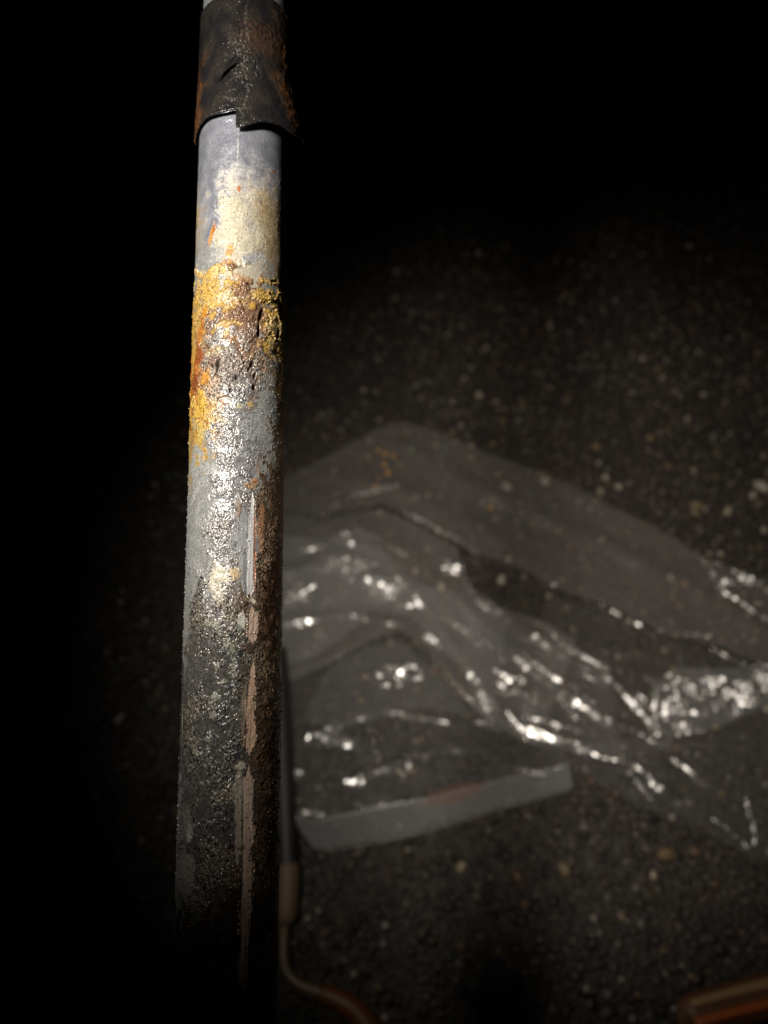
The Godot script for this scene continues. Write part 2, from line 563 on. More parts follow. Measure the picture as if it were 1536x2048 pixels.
	dab(545, 690, 20, 14, 0, [0.32, 0.24, 0.09], 0.8, 0.4, 0.0, 0.2)
	dab(412, 755, 10, 26, 10, orange, 0.85, 0.4, 0.0, 0.15)
	dab(391, 765, 8, 26, 0, [0.22, 0.06, 0.025], 0.9, 0.18, 0.0, 0.12)
	dab(402, 815, 15, 42, 0, [0.60, 0.38, 0.06], 0.9, 0.45, 0.0, 0.18)
	dab(400, 868, 10, 26, 6, [0.58, 0.42, 0.12], 0.85, 0.42, 0.0, 0.1)
	dab(384, 880, 6, 40, 0, [0.34, 0.22, 0.09], 0.8, 0.45, 0.0, 0.05)
	dab(455, 735, 34, 26, 0, [0.26, 0.21, 0.18], 0.6, 0.2, 0.1, 0.3, 0.9, 0.22)
	dab(490, 760, 34, 32, 10, [0.30, 0.28, 0.27], 0.6, 0.22, 0.15, 0.3, 0.9, 0.22)
	dab(478, 812, 8, 6, 0, [0.58, 0.56, 0.32], 0.8, 0.4, 0.0, 0.03)
	dab(500, 808, 9, 9, 0, [0.45, 0.30, 0.09], 0.85, 0.4, 0.0, 0.08)
	for n in 46:
		dab(rng.randf_range(402, 560), rng.randf_range(265, 400), 0.8, rng.randf_range(6, 26), rng.randf_range(-6, 14), [0.72, 0.73, 0.78], 0.6, 0.3, 0.6, 0.0, 0.6)
	dab(475, 300, 2.2, 42, 0, [0.78, 0.77, 0.74], 0.8, 0.3, 0.4, 0.01, 0.9)
	scrape([[367, 1385, 1.0], [365, 1450, 1.6], [362, 1560, 1.4], [360, 1640, 0.8]], [0.62, 0.60, 0.52], 0.9, 0.3, 0.2, 0.05, 0.2)
	for n in 60:
		dab(rng.randf_range(402, 560), rng.randf_range(370, 540), rng.randf_range(0.9, 2.4), rng.randf_range(10, 34), rng.randf_range(-8, 14), [[0.33, 0.34, 0.37], [0.38, 0.30, 0.18], [0.62, 0.58, 0.47]][n % 3], 0.45, 0.4, 0.2, 0.0, 1.2)
	# black holes eaten into the crust
	for h in [[522, 628, 5, 20, 16, -1.3], [517, 660, 3.5, 18, 4, -1.0], [434, 735, 4, 18, 12, -1.1], [503, 728, 5, 9, 20, -1.0], [507, 775, 4.5, 7, 0, -0.9], [497, 738, 3, 7, 20, -0.7], [472, 757, 4, 5, 0, -0.5], [553, 668, 4, 14, 12, -0.9], [548, 562, 9, 3.5, -20, -0.5], [508, 752, 3, 9, 20, -0.7], [460, 780, 3, 5, 0, -0.5], [540, 590, 5, 4, 0, -0.5], [560, 630, 4, 5, 0, -0.6], [565, 485, 5, 4, 0, -0.4]]:
		dab(h[0], h[1], h[2], h[3], h[4], hole, 0.9, 0.6, 0.0, h[5], 0.45)
	# small pits in the pale upper part
	for n in 130:
		var x := rng.randf_range(405, 565)
		var y := rng.randf_range(370, 530)
		dab(x, y, rng.randf_range(0.9, 2.0), rng.randf_range(0.9, 2.3), 0, [0.10, 0.075, 0.04], 0.85, 0.5, 0.0, -0.08, 0.4)
	# grey swirls on the left flank, brown film on the right
	for n in 26:
		dab(rng.randf_range(385, 425), rng.randf_range(900, 1180), rng.randf_range(3, 7), rng.randf_range(14, 34), rng.randf_range(10, 40), [0.46, 0.47, 0.46], 0.4, 0.45, 0.2, 0.0)
	dab(500, 862, 16, 26, 0, grey, 0.8, 0.42, 0.2, 0.03)
	dab(485, 905, 18, 10, 10, grey, 0.7, 0.4, 0.2, 0.02)
	dab(510, 962, 9, 10, 0, [0.52, 0.26, 0.12], 0.85, 0.4, 0.1, 0.08)
	dab(500, 972, 14, 6, 10, [0.46, 0.26, 0.10], 0.7, 0.4, 0.1, 0.05)
	dab(515, 935, 7, 14, 0, [0.34, 0.20, 0.13], 0.6, 0.4, 0.0, 0.05)
	dab(522, 1050, 9, 60, 0, [0.38, 0.20, 0.11], 0.7, 0.45, 0.1, 0.04)
	dab(478, 1020, 8, 20, 0, [0.28, 0.17, 0.10], 0.6, 0.4, 0.0, 0.03)
	# cream patch
	dab(440, 1148, 26, 26, 0, [0.74, 0.70, 0.56], 0.9, 0.35, 0.05, 0.06)
	dab(432, 1178, 18, 26, 0, [0.66, 0.62, 0.50], 0.7, 0.35, 0.05, 0.05)
	dab(474, 1145, 18, 16, 0, [0.58, 0.44, 0.25], 0.85, 0.45, 0.05, 0.06)
	dab(478, 1122, 18, 6, 0, [0.30, 0.19, 0.10], 0.6, 0.4, 0.0, 0.05)
	dab(482, 1172, 12, 20, 0, [0.10, 0.07, 0.05], 0.7, 0.4, 0.0, 0.05)
	# the long scrape: bright at the top, coppery below
	scrape([[485, 1010, 4], [486, 1060, 13], [486, 1110, 17], [489, 1150, 12], [494, 1195, 8]], [0.40, 0.42, 0.45], 0.9, 0.34, 0.55, 0.02, 0.35)
	scrape([[504, 980, 4], [503, 1030, 7], [501, 1100, 8], [500, 1160, 8], [501, 1195, 7]], [0.78, 0.78, 0.80], 0.95, 0.32, 0.35, -0.04, 0.12)
	scrape([[510, 1010, 2], [509, 1100, 3], [508, 1190, 2]], [0.42, 0.17, 0.08], 0.9, 0.3, 0.5, -0.10, 0.2)
	dab(482, 1240, 8, 22, 4, [0.62, 0.62, 0.55], 0.8, 0.4, 0.05, 0.06)
	dab(505, 1200, 9, 8, 0, [0.60, 0.55, 0.44], 0.85, 0.4, 0.05, 0.06)
	scrape([[503, 1208, 7], [504, 1250, 11], [504, 1290, 10]], [0.62, 0.46, 0.37], 0.92, 0.34, 0.25, -0.05, 0.25)
	scrape([[506, 1318, 3], [505, 1360, 7], [501, 1400, 11], [500, 1450, 9], [498, 1515, 11]], [0.70, 0.48, 0.35], 0.97, 0.3, 0.3, -0.06, 0.15)
	scrape([[492, 1360, 6], [486, 1420, 6], [484, 1480, 5]], [0.34, 0.27, 0.19], 0.6, 0.4, 0.2, 0.0, 0.5)
	scrape([[497, 1528, 10], [496, 1600, 12], [493, 1700, 12], [490, 1800, 10], [487, 1900, 10], [484, 2010, 8]], [0.74, 0.56, 0.45], 0.97, 0.32, 0.25, -0.06, 0.1)
	scrape([[476, 1530, 10], [477, 1600, 11], [476, 1680, 8], [474, 1740, 4]], [0.46, 0.40, 0.32], 0.85, 0.4, 0.15, 0.0, 0.3)
	scrape([[486, 1550, 1.6], [485, 1700, 1.6], [482, 1850, 1.4]], [0.05, 0.03, 0.02], 0.9, 0.5, 0.0, -0.15, 0.2)
	dab(480, 1532, 14, 9, -8, [0.62, 0.58, 0.50], 0.85, 0.4, 0.1, 0.06)
	dab(490, 1462, 6, 6, 0, [0.06, 0.03, 0.02], 0.85, 0.3, 0.0, 0.08)
	dab(497, 1295, 16, 12, 0, [0.07, 0.04, 0.03], 0.7, 0.25, 0.0, 0.1)
	# pale flecks among the dark grains
	for f in [[430, 1250, 22, 12], [455, 1288, 12, 12], [463, 1300, 9, 18], [432, 1335, 4, 14], [428, 1395, 12, 10], [420, 1405, 6, 10], [425, 1432, 7, 12], [413, 1478, 6, 6], [415, 1495, 3, 8], [403, 1565, 4, 7], [395, 1505, 6, 4], [450, 1360, 6, 6], [470, 1330, 8, 20]]:
		dab(f[0], f[1], f[2], f[3], 10, [0.38, 0.38, 0.32], 0.6, 0.35, 0.05, 0.05, 1.4, 0.15)
	for n in 70:
		dab(rng.randf_range(375, 480), rng.randf_range(1190, 1640), rng.randf_range(1.0, 2.4), rng.randf_range(1.0, 3.0), rng.randf_range(0, 90), [0.38, 0.37, 0.31], 0.7, 0.35, 0.05, 0.04, 1.0, 0.1)
	for n in 50:
		dab(rng.randf_range(430, 480), rng.randf_range(1250, 1700), rng.randf_range(3, 8), rng.randf_range(3, 9), 0, [0.03, 0.035, 0.05], 0.6, 0.2, 0.1, 0.03, 1.2, 0.2)
	# pale green grey remains at the lower left
	dab(378, 1668, 8, 16, 0, [0.52, 0.53, 0.46], 0.9, 0.45, 0.05, 0.05)
	dab(375, 1745, 16, 50, 0, [0.30, 0.31, 0.27], 0.85, 0.5, 0.1, 0.03)
	dab(372, 1640, 12, 36, 0, [0.24, 0.24, 0.20], 0.7, 0.5, 0.1, 0.03)
	dab(376, 1700, 6, 10, 0, [0.06, 0.05, 0.045], 0.9, 0.5, 0.0, -0.05)
	for n in 40:
		dab(rng.randf_range(515, 556), rng.randf_range(980, 1500), rng.randf_range(2, 6), rng.randf_range(3, 10), 0, [0.26, 0.17, 0.11], 0.55, 0.4, 0.0, 0.05, 1.2, 0.2)

func relief(u: float, v: float) -> float:
	var x := clampf(u * TW - 0.5, 0.0, TW - 1.001)
	var y := clampf(v * TH - 0.5, 0.0, TH - 1.001)
	var i := int(x)
	var j := int(y)
	var k := j * TW + i
	return lerpf(lerpf(hc[k], hc[k + 1], x - i), lerpf(hc[k + TW], hc[k + TW + 1], x - i), y - j)

func pipe_uv(ang: float, l: float) -> Vector2:
	# beyond the front 240 degrees the picture runs back mirrored
	var d := rad_to_deg(ang)
	if d > SPAN: d = 2.0 * SPAN - d
	if d < -SPAN: d = -2.0 * SPAN - d
	return Vector2((d + SPAN) / (2.0 * SPAN), clampf((t_top - l) / T_LEN, 0.001, 0.999))

func bytes_image(a: PackedFloat32Array, b: PackedFloat32Array, c: PackedFloat32Array, to_srgb: bool) -> Image:
	var data := PackedByteArray()
	data.resize(TW * TH * 3)
	for k in TW * TH:
		var x := clampf(a[k], 0.0, 1.0)
		var y := clampf(b[k], 0.0, 1.0)
		var z := clampf(c[k], 0.0, 1.0)
		if to_srgb:
			x = 1.055 * pow(maxf(x, 0.0032), 0.41666) - 0.055
			y = 1.055 * pow(maxf(y, 0.0032), 0.41666) - 0.055
			z = 1.055 * pow(maxf(z, 0.0032), 0.41666) - 0.055
		data[k * 3] = int(x * 255.0)
		data[k * 3 + 1] = int(y * 255.0)
		data[k * 3 + 2] = int(z * 255.0)
	return Image.create_from_data(TW, TH, false, Image.FORMAT_RGB8, data)

func make_pipe() -> void:
	var z0 := F * 2.0 * R / 168.0
	var z1 := F * 2.0 * R / 202.0
	var p0 := cam_pt((494.0 - 768.0) / F * z0, -1024.0 / F * z0, z0)
	var p1 := cam_pt((456.0 - 768.0) / F * z1, 726.0 / F * z1, z1)
	var d := (p0 - p1).normalized()
	pipe_base = p1 - d * 0.09
	pipe_len = (p0 - p1).length() + 0.14
	var toward := cam_at - (p0 + p1) * 0.5
	toward = (toward - d * toward.dot(d)).normalized()
	pipe_basis = Basis(d.cross(toward).normalized(), d, toward)
	t_top = pipe_len - 0.035
	paint_pipe()

	var pipe := thing("corroded_pipe", "rusted galvanized metal pipe with torn black tape and a long coppery scrape", "pipe", pipe_base)
	pipe.basis = pipe_basis
	# tube, with its crust and pits as relief
	var front := 250
	var back := 30
	var nu := front + back + 1
	var nv := 1500
	var pts := PackedVector3Array()
	var uvs := PackedVector2Array()
	pts.resize(nu * nv)
	uvs.resize(nu * nv)
	for j in nv:
		var l := pipe_len * (1.0 - float(j) / (nv - 1))
		for i in nu:
			var ang: float
			if i <= front: ang = deg_to_rad(-115.0 + 230.0 * i / front)
			else: ang = deg_to_rad(115.0 + 130.0 * (i - front) / back)
			var uv := pipe_uv(ang if ang <= PI else ang - TAU, l)
			var r := R + relief(uv.x, uv.y) * 0.001
			pts[j * nu + i] = Vector3(sin(ang) * r, l, cos(ang) * r)
			uvs[j * nu + i] = uv
	var m := StandardMaterial3D.new()
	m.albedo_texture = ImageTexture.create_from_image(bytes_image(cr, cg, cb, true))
	var orm := bytes_image(ro, ro, me, false)
	var ot := ImageTexture.create_from_image(orm)
	m.roughness = 1.0
	m.roughness_texture = ot
	m.roughness_texture_channel = BaseMaterial3D.TEXTURE_CHANNEL_GREEN
	m.metallic = 1.0
	m.metallic_texture = ot
	m.metallic_texture_channel = BaseMaterial3D.TEXTURE_CHANNEL_BLUE
	m.heightmap_enabled = true
	m.heightmap_texture = ImageTexture.create_from_image(Image.create_from_data(TW, TH, false, Image.FORMAT_RF, hf.to_byte_array()))
	m.heightmap_scale = 0.1     # the relief is stored in millimetres
	m.texture_repeat = false
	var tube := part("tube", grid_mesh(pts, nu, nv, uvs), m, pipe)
	tube.set_meta("label", "grey tube with ochre crust, pits and dark grains")
	make_grit(pipe)
	make_tape(pipe)

# loose grains stuck to the crust, too many and too small to count
func make_grit(pipe: Node3D) -> void:
	var st := SurfaceTool.new()
	st.begin(Mesh.PRIMITIVE_TRIANGLES)
	var dirs := [Vector3.UP, Vector3.RIGHT, Vector3.BACK, Vector3.LEFT, Vector3.FORWARD, Vector3.DOWN]
	var tris := [[0, 1, 2], [0, 2, 3], [0, 3, 4], [0, 4, 1], [5, 2, 1], [5, 3, 2], [5, 4, 3], [5, 1, 4]]
	var count := 0
	while count < 3600:
		var py := rng.randf_range(540, 1800)
		var ang := rng.randf_range(-105, 105)
		var l := pipe_hit(470, py).y
		var uv := pipe_uv(deg_to_rad(ang), l)
		var k := clampi(int(uv.y * TH), 0, TH - 1) * TW + clampi(int(uv.x * TW), 0, TW - 1)
		if me[k] > 0.42: continue
		if n_warp[k] / 255.0 + rng.randf() * 0.5 < 0.5: continue
		count += 1
		var r := 0.00008 + 0.00018 * pow(rng.randf(), 2.0)
		var rad := R + relief(uv.x, uv.y) * 0.001 + r * 0.5
		var c := Vector3(sin(deg_to_rad(ang)) * rad, l, cos(deg_to_rad(ang)) * rad)
		var b := Basis.from_euler(Vector3(rng.randf() * TAU, rng.randf() * TAU, rng.randf() * TAU))
		var p := []
		for v in dirs: p.append(c + b * v * r * rng.randf_range(0.6, 1.3))
		var tint := rng.randf_range(0.5, 1.5)
		st.set_color(Color(cr[k] * tint, cg[k] * tint, cb[k] * tint))
		for t in tris:
			st.add_vertex(p[t[0]]); st.add_vertex(p[t[2]]); st.add_vertex(p[t[1]])
	st.generate_normals()
	var gm := StandardMaterial3D.new()
	gm.vertex_color_use_as_albedo = true
	gm.roughness = 0.22
	var o := part("grit", st.commit(), gm, pipe)
	o.set_meta("kind", "stuff")

# one wrap of tape from angle a0 to a1 (degrees); gap and low edge are functions of the angle
func wound_tape(a0: float, a1: float, top: float, low: Callable, flare: Callable, lift: float, tex: Dictionary) -> ArrayMesh:
	var nu := 120
	var nv := 70
	var thick := 0.00045
	var pts := PackedVector3Array()
	var uvs := PackedVector2Array()
	var rough := noise(41, 0.35, FastNoiseLite.TYPE_SIMPLEX_SMOOTH, 4)
	# outside from the top to the low edge, then the inside back up
	for j in nv * 2:
		var f := float(j) / (nv - 1) if j < nv else float(2 * nv - 1 - j) / (nv - 1)
		for i in nu:
			var a := lerpf(a0, a1, float(i) / (nu - 1))
			var l := lerpf(top, low.call(a), f)
			var r: float = R + 0.0003 + lift + flare.call(a) * pow(smoothstep(0.25, 1.0, f), 1.5)
			r += 0.00022 * rough.get_noise_2d(a * 0.22, l * 1000.0)
			if j < nv: r += thick
			var g := deg_to_rad(a)
			pts.append(Vector3(sin(g) * r, l, cos(g) * r))
			uvs.append(Vector2((a + 180.0) / 360.0, (pipe_len - l) / 0.1))
	return grid_mesh(pts, nu, nv * 2, uvs)

func tape_material() -> StandardMaterial3D:
	var w := 900
	var h := 700
	var n1 := noise(51, 0.012, FastNoiseLite.TYPE_SIMPLEX_SMOOTH, 4)
	var n2 := noise(52, 0.09, FastNoiseLite.TYPE_SIMPLEX_SMOOTH, 3)
	var n3 := noise(53, 0.035, FastNoiseLite.TYPE_CELLULAR, 2)
	var b1 := n1.get_image(w, h).get_data()
	var b2 := n2.get_image(w, h).get_data()
	var b3 := n3.get_image(w, h).get_data()
	var b4 := noise(54, 0.21, FastNoiseLite.TYPE_SIMPLEX_SMOOTH, 2).get_image(w, h).get_data()
	var l_band := (pipe_len - pipe_hit(540, 95).y) * 1000.0
	var l_scuff := (pipe_len - pipe_hit(480, 125).y) * 1000.0
	var l_low := (pipe_len - pipe_hit(480, 235).y) * 1000.0
	var col := PackedByteArray()
	var orm := PackedByteArray()
	var hgt := PackedFloat32Array()
	col.resize(w * h * 3)
	orm.resize(w * h * 3)
	hgt.resize(w * h)
	for j in h:
		for i in w:
			var k := j * w + i
			var a := 360.0 * i / w - 180.0
			var l := 100.0 * j / h      # mm below the pipe's top end
			var x1 := b1[k] / 255.0
			var x2 := b2[k] / 255.0
			var x3 := b3[k] / 255.0
			# rust dust on both flanks and in a band across, grey scuffs in the middle
			var rust := smoothstep(34.0, 66.0, a + (x1 - 0.5) * 55.0) + smoothstep(52.0, 74.0, -a + (x1 - 0.5) * 40.0) * smoothstep(l_band - 2.0, l_band + 9.0, l)
			rust = maxf(rust, 0.36 * smoothstep(7.0, 2.0, absf(l - l_band + (x2 - 0.5) * 7.0)) * smoothstep(-20.0, 12.0, a))
			rust *= smoothstep(0.22, 0.62, x1 * 0.45 + x2 * 0.55 + 0.08)
			rust = clampf(rust, 0.0, 1.0) * 0.8
			var scuff := smoothstep(20.0, 4.0, absf(a + 6.0 + (x1 - 0.5) * 40.0)) * smoothstep(14.0, 2.0, absf(l - l_scuff)) * smoothstep(0.35, 0.9, x2)
			var seam := smoothstep(2.2, 0.4, absf(a - 0.5 + (x2 - 0.5) * 3.0 + sin(l * 0.4) * 2.0)) * 0.6 * smoothstep(0.3, 0.6, x2)
			var c := Color(0.015, 0.014, 0.0155).lerp(Color(0.025, 0.022, 0.019), smoothstep(0.3, 0.7, x1))
			c = c.lerp(Color(0.055, 0.026, 0.012).lerp(Color(0.18, 0.080, 0.032), x2 * x2 * 1.5), rust)
			c = c.lerp(Color(0.30, 0.28, 0.25), clampf(scuff * 1.1 * x3 * smoothstep(0.4, 0.7, b4[k] / 255.0) + seam * 0.4 * smoothstep(0.3, 0.7, b4[k] / 255.0), 0.0, 0.85)).linear_to_srgb()
			col[k * 3] = int(c.r * 255.0)
			col[k * 3 + 1] = int(c.g * 255.0)
			col[k * 3 + 2] = int(c.b * 255.0)
			var ro_ := 0.17 + 0.2 * x1 - 0.12 * rust + 0.1 * (x2 - 0.5)
			orm[k * 3] = 255
			orm[k * 3 + 1] = int(clampf(ro_, 0.1, 1.0) * 255.0)
			orm[k * 3 + 2] = 0
			hgt[k] = 0.15 * x2 * (0.75 + 0.6 * rust + scuff) + 0.10 * x1 + 0.12 * smoothstep(0.40, 0.05, x3) * (0.4 + rust) + 0.11 * smoothstep(0.45, 0.95, b4[k] / 255.0) * (0.25 + smoothstep(0.42, 0.62, x2 * 0.5 + x1 * 0.5) + scuff + 0.5 * rust)
	var m := StandardMaterial3D.new()
	m.albedo_texture = ImageTexture.create_from_image(Image.create_from_data(w, h, false, Image.FORMAT_RGB8, col))
	m.roughness = 1.0
	m.roughness_texture = ImageTexture.create_from_image(Image.create_from_data(w, h, false, Image.FORMAT_RGB8, orm))
	m.roughness_texture_channel = BaseMaterial3D.TEXTURE_CHANNEL_GREEN
	m.heightmap_enabled = true
	m.heightmap_texture = ImageTexture.create_from_image(Image.create_from_data(w, h, false, Image.FORMAT_RF, hgt.to_byte_array()))
	m.heightmap_scale = 0.1
	return m

func make_tape(pipe: Node3D) -> void:
	var m := tape_material()
	# heights along the pipe of the tape's edges, read off where its rim stands
	var low_left := pipe_hit(450, 225, R + 0.0018).y
	var low_right := pipe_hit(530, 242, R + 0.0030).y
	var top := pipe_hit(417, 14).y
	var under := func(a: float) -> float: return low_left + 0.0004 * sin(a * 0.1) - 0.0010 * smoothstep(-76.0, -90.0, a) + 0.017 * smoothstep(-93.0, -140.0, a) + 0.0008 * smoothstep(-40.0, -10.0, a)
	var over := func(a: float) -> float: return low_right - 0.0030 * smoothstep(20.0, -9.0, a) + 0.0042 * smoothstep(46.0, 86.0, a) + 0.015 * smoothstep(84.0, 140.0, a) - 0.0003 * sin(a * 0.13) - 0.0004 * smoothstep(50.0, 90.0, a)
	var flare_left := func(a: float) -> float: return 0.0010 + 0.0004 * cos(deg_to_rad(a * 2.0))
	var flare_right := func(a: float) -> float: return 0.0009 + 0.0026 * smoothstep(-12.0, 75.0, a) - 0.003 * smoothstep(90.0, 150.0, a)
	var t := part("tape_wrap", wound_tape(-178.0, 8.0, top, under, flare_left, 0.0, {}), m, pipe)
	t.set_meta("label", "under layer of black tape dusted with rust")
	var f := part("tape_flap", wound_tape(-9.0, 182.0, top + 0.0006, over, flare_right, 0.0005, {}), m, t)
	f.set_meta("label", "loose overlapping end of the black tape flaring off the pipe")
	# a small torn lip standing off the tape
	var pts := PackedVector3Array()
	var uvs := PackedVector2Array()
	var a := pipe_hit(449, 168)
	var b := pipe_hit(492, 108)
	for j in 14:
		for i in 10:
			var u := i / 9.0
			var v := j / 13.0
			var ang := lerpf(b.x, a.x, v) + deg_to_rad(lerpf(-9.0, 6.0, u)) * (1.0 - 0.35 * v)
			var l := lerpf(b.y, a.y, v) + 0.0016 * (u - 0.5) * (0.4 + v)
			var r := R + 0.0013 + 0.0013 * v * v + 0.00025 * sin(u * 9.0 + v * 6.0)
			pts.append(Vector3(sin(ang) * r, l, cos(ang) * r))
			uvs.append(Vector2((rad_to_deg(ang) + 180.0) / 360.0, (pipe_len - l) / 0.1))
	part("torn_lip", grid_mesh(pts, 10, 14, uvs, true), m, t)

# ---------------------------------------------------------------- plastic bag
# creases in the film: from, to (photograph pixels on the ground), half width and height in mm
var creases := [
	[640, 1040, 760, 1022, 3.0, 3.0], [790, 1030, 930, 1105, 2.6, 2.4], [930, 1105, 1110, 1180, 2.0, 1.6],
	[672, 1070, 700, 1080, 2.2, 2.4], [775, 1110, 782, 1135, 2.0, 2.4], [700, 1150, 770, 1195, 2.6, 2.2], [575, 1215, 632, 1180, 3.0, 2.8],
	[665, 1180, 690, 1205, 2.2, 2.2], [780, 1210, 850, 1220, 2.2, 2.6], [780, 1235, 830, 1280, 2.0, 2.4], [830, 1255, 900, 1300, 2.0, 1.8],
	[860, 1320, 900, 1368, 2.0, 3.0], [900, 1368, 1000, 1462, 1.8, 1.6], [985, 1350, 1050, 1370, 3.2, 3.0], [1000, 1385, 1075, 1412, 2.0, 3.0],
	[950, 1447, 1000, 1470, 2.0, 2.8], [1040, 1440, 1160, 1470, 2.2, 3.0], [1040, 1310, 1100, 1360, 2.0, 2.6], [1100, 1360, 1220, 1450, 1.8, 1.8],
	[1045, 1290, 1085, 1280, 2.0, 2.4], [1092, 1262, 1125, 1300, 2.0, 2.6], [1115, 1392, 1150, 1440, 2.6, 3.0], [1010, 1430, 1050, 1490, 2.4, 2.4],
	[1160, 1505, 1235, 1525, 2.2, 3.0], [1235, 1525, 1300, 1560, 2.2, 2.0], [1195, 1210, 1320, 1270, 2.2, 1.8], [1340, 1278, 1415, 1282, 2.0, 2.6],
	[1395, 1128, 1425, 1180, 2.2, 3.4], [1420, 1135, 1536, 1190, 2.6, 3.2], [1425, 1180, 1500, 1235, 2.2, 2.6], [1500, 1235, 1560, 1260, 2.2, 2.4],
	[1340, 1520, 1390, 1570, 2.4, 2.4], [1270, 1560, 1300, 1600, 2.2, 2.2], [1420, 1640, 1510, 1720, 2.0, 2.2], [1490, 1600, 1505, 1690, 2.0, 2.0],
	[930, 1255, 1010, 1330, 1.6, 2.0], [985, 1300, 1075, 1400, 1.4, 2.0], [1130, 1300, 1210, 1350, 1.6, 2.0], [1150, 1350, 1290, 1420, 1.4, 2.0], [600, 1110, 650, 1100, 2.0, 2.0], [590, 1215, 640, 1185, 2.6, 2.0],
	[640, 1150, 690, 1120, 1.8, 2.0], [880, 1240, 960, 1300, 1.4, 2.0], [1060, 1330, 1150, 1385, 1.8, 2.0], [1230, 1450, 1330, 1500, 1.6, 2.0], [1090, 1470, 1180, 1500, 1.6, 2.0], [1420, 1300, 1536, 1345, 1.4, 2.0], [1300, 1395, 1304, 1470, 2.2, 2.4], [700, 1000, 800, 985, 1.0, 1.2],
	[745, 1462, 760, 1535, 2.0, 2.6], [720, 1612, 830, 1600, 1.8, 2.6], [610, 1620, 650, 1628, 2.0, 2.2], [1040, 1545, 1120, 1540, 2.0, 2.2], [990, 1600, 1000, 1618, 2.0, 2.4]
]
# crumpled places: centre, radii in pixels, height in mm
var crumples := [
	[1356, 1420, 66, 66, 3.4, 4.6], [1440, 1398, 95, 50, 3.2, 4.2], [1530, 1378, 60, 38, 3.0, 4.6], [790, 1350, 60, 24, 2.2, 4.0], [1020, 1372, 38, 22, 2.0, 4.2], [812, 1530, 15, 24, 2.2, 4.6],
	[700, 1140, 60, 26, 1.1, 4.4], [770, 1185, 40, 18, 1.1, 4.0], [1250, 1325, 46, 20, 1.3, 4.2], [1310, 1355, 40, 14, 1.3, 3.6], [1135, 1420, 26, 26, 1.2, 4.0], [600, 1195, 30, 24, 1.0, 5.0], [1470, 1170, 70, 18, 1.4, 4.4], [905, 1145, 30, 12, 0.8, 4.6]
]
var bins := {}               # creases near each 1 cm square of ground
var crumple_at := []
var layer := -1              # which third of the creases the sheet being laid takes, -1 for all
var crumpled := true
var crease_number := 0
var film_noise: FastNoiseLite
var film_fine: FastNoiseLite
var film_wide: FastNoiseLite

# a crease is a narrow facet of film, a and b on the ground, width in metres, slope along x and z
func add_crease(a: Vector3, b: Vector3, w: float, h: float, slope: Vector2) -> void:
	var c := [Vector2(a.x, a.z), Vector2(b.x - a.x, b.z - a.z), w, h, slope, crease_number]
	var n := int(ceil(a.distance_to(b) / 0.004)) + 1
	var done := {}
	for i in n + 1:
		var p := a.lerp(b, float(i) / n)
		for dx in [-1, 0, 1]:
			for dz in [-1, 0, 1]:
				var key := Vector2i(int(floor(p.x / 0.01)) + dx, int(floor(p.z / 0.01)) + dz)
				if done.has(key): continue
				done[key] = true
				if not bins.has(key): bins[key] = []
				bins[key].append(c)

func half_slope(g: Vector3) -> Vector2:
	# how film must lean there to throw the small lamp's light up at someone crouching over it
	var lamp := cam_pt(0.026, -0.022, -0.005)
	var n := ((cam_at - g).normalized() + (lamp - g).normalized()).normalized()
	return Vector2(-n.x / n.y, -n.z / n.y)

# long soft folds running through the film: points, half width and height in mm
var folds := [
	[[640, 1060], [760, 1110], [850, 1220], [930, 1330], [1010, 1450], 6.0, 1.8],
	[[700, 1050], [830, 1120], [940, 1230], [1060, 1340], [1220, 1450], 5.0, 1.5],
	[[575, 1150], [680, 1120], [780, 1180], [880, 1290], 6.5, 1.9],
	[[860, 1080], [960, 1200], [1100, 1300], [1290, 1400], 5.0, 1.5],
	[[1010, 1440], [1160, 1500], [1300, 1560], [1500, 1720], 4.0, 1.2],
	[[1100, 1300], [1250, 1300], [1400, 1350], [1560, 1380], 6.0, 1.8],
	[[575, 1250], [700, 1230], [800, 1250], 6.0, 1.8],
	[[1080, 1250], [1200, 1330], [1330, 1480], 5.0, 1.5],
	[[1200, 1500], [1400, 1560], [1560, 1560], 5.0, 1.5],
	[[800, 900], [1000, 1010], [1250, 1120], [1560, 1290], 9.0, 2.7],
	[[640, 960], [800, 990], [1000, 1090], 8.0, 2.4],
	[[620, 1470], [760, 1420], [900, 1440], 5.0, 1.5],
	[[700, 1560], [860, 1500], [1010, 1500], 5.0, 1.5]
]
var fold_bins := {}

func add_folds() -> void:
	for f in folds:
		for n in f.size() - 3:
			var a := ground(f[n][0], f[n][1])
			var b := ground(f[n + 1][0], f[n + 1][1])
			var w: float = f[-2] * 0.001
			var done := {}
			var steps := int(a.distance_to(b) / 0.005) + 1
			for i in steps + 1:
				var p := a.lerp(b, float(i) / steps)
				for dx in range(-2, 3):
					for dz in range(-2, 3):
						var key := Vector2i(int(floor(p.x / 0.01)) + dx, int(floor(p.z / 0.01)) + dz)
						if done.has(key): continue
						done[key] = true
						if not fold_bins.has(key): fold_bins[key] = []
						fold_bins[key].append([Vector2(a.x, a.z), Vector2(b.x - a.x, b.z - a.z), w, f[-1] * 0.001])

func film_waves(q: Vector2, amount: float) -> float:
	var best := 0.0
	for c in fold_bins.get(Vector2i(int(floor(q.x / 0.01)), int(floor(q.y / 0.01))), []):
		var t := clampf((q - c[0]).dot(c[1]) / c[1].length_squared(), 0.0, 1.0)
		var d: float = (q - c[0] - c[1] * t).length() / c[2]
		best = maxf(best, c[3] * exp(-d * d * 1.4) * (1.0 - smoothstep(1.6, 2.2, d)))
	return best * minf(amount, 1.0) + amount * (0.0022 * film_wide.get_noise_2d(q.x, q.y) + 0.00022 * film_noise.get_noise_2d(q.x + 3.0, q.y))

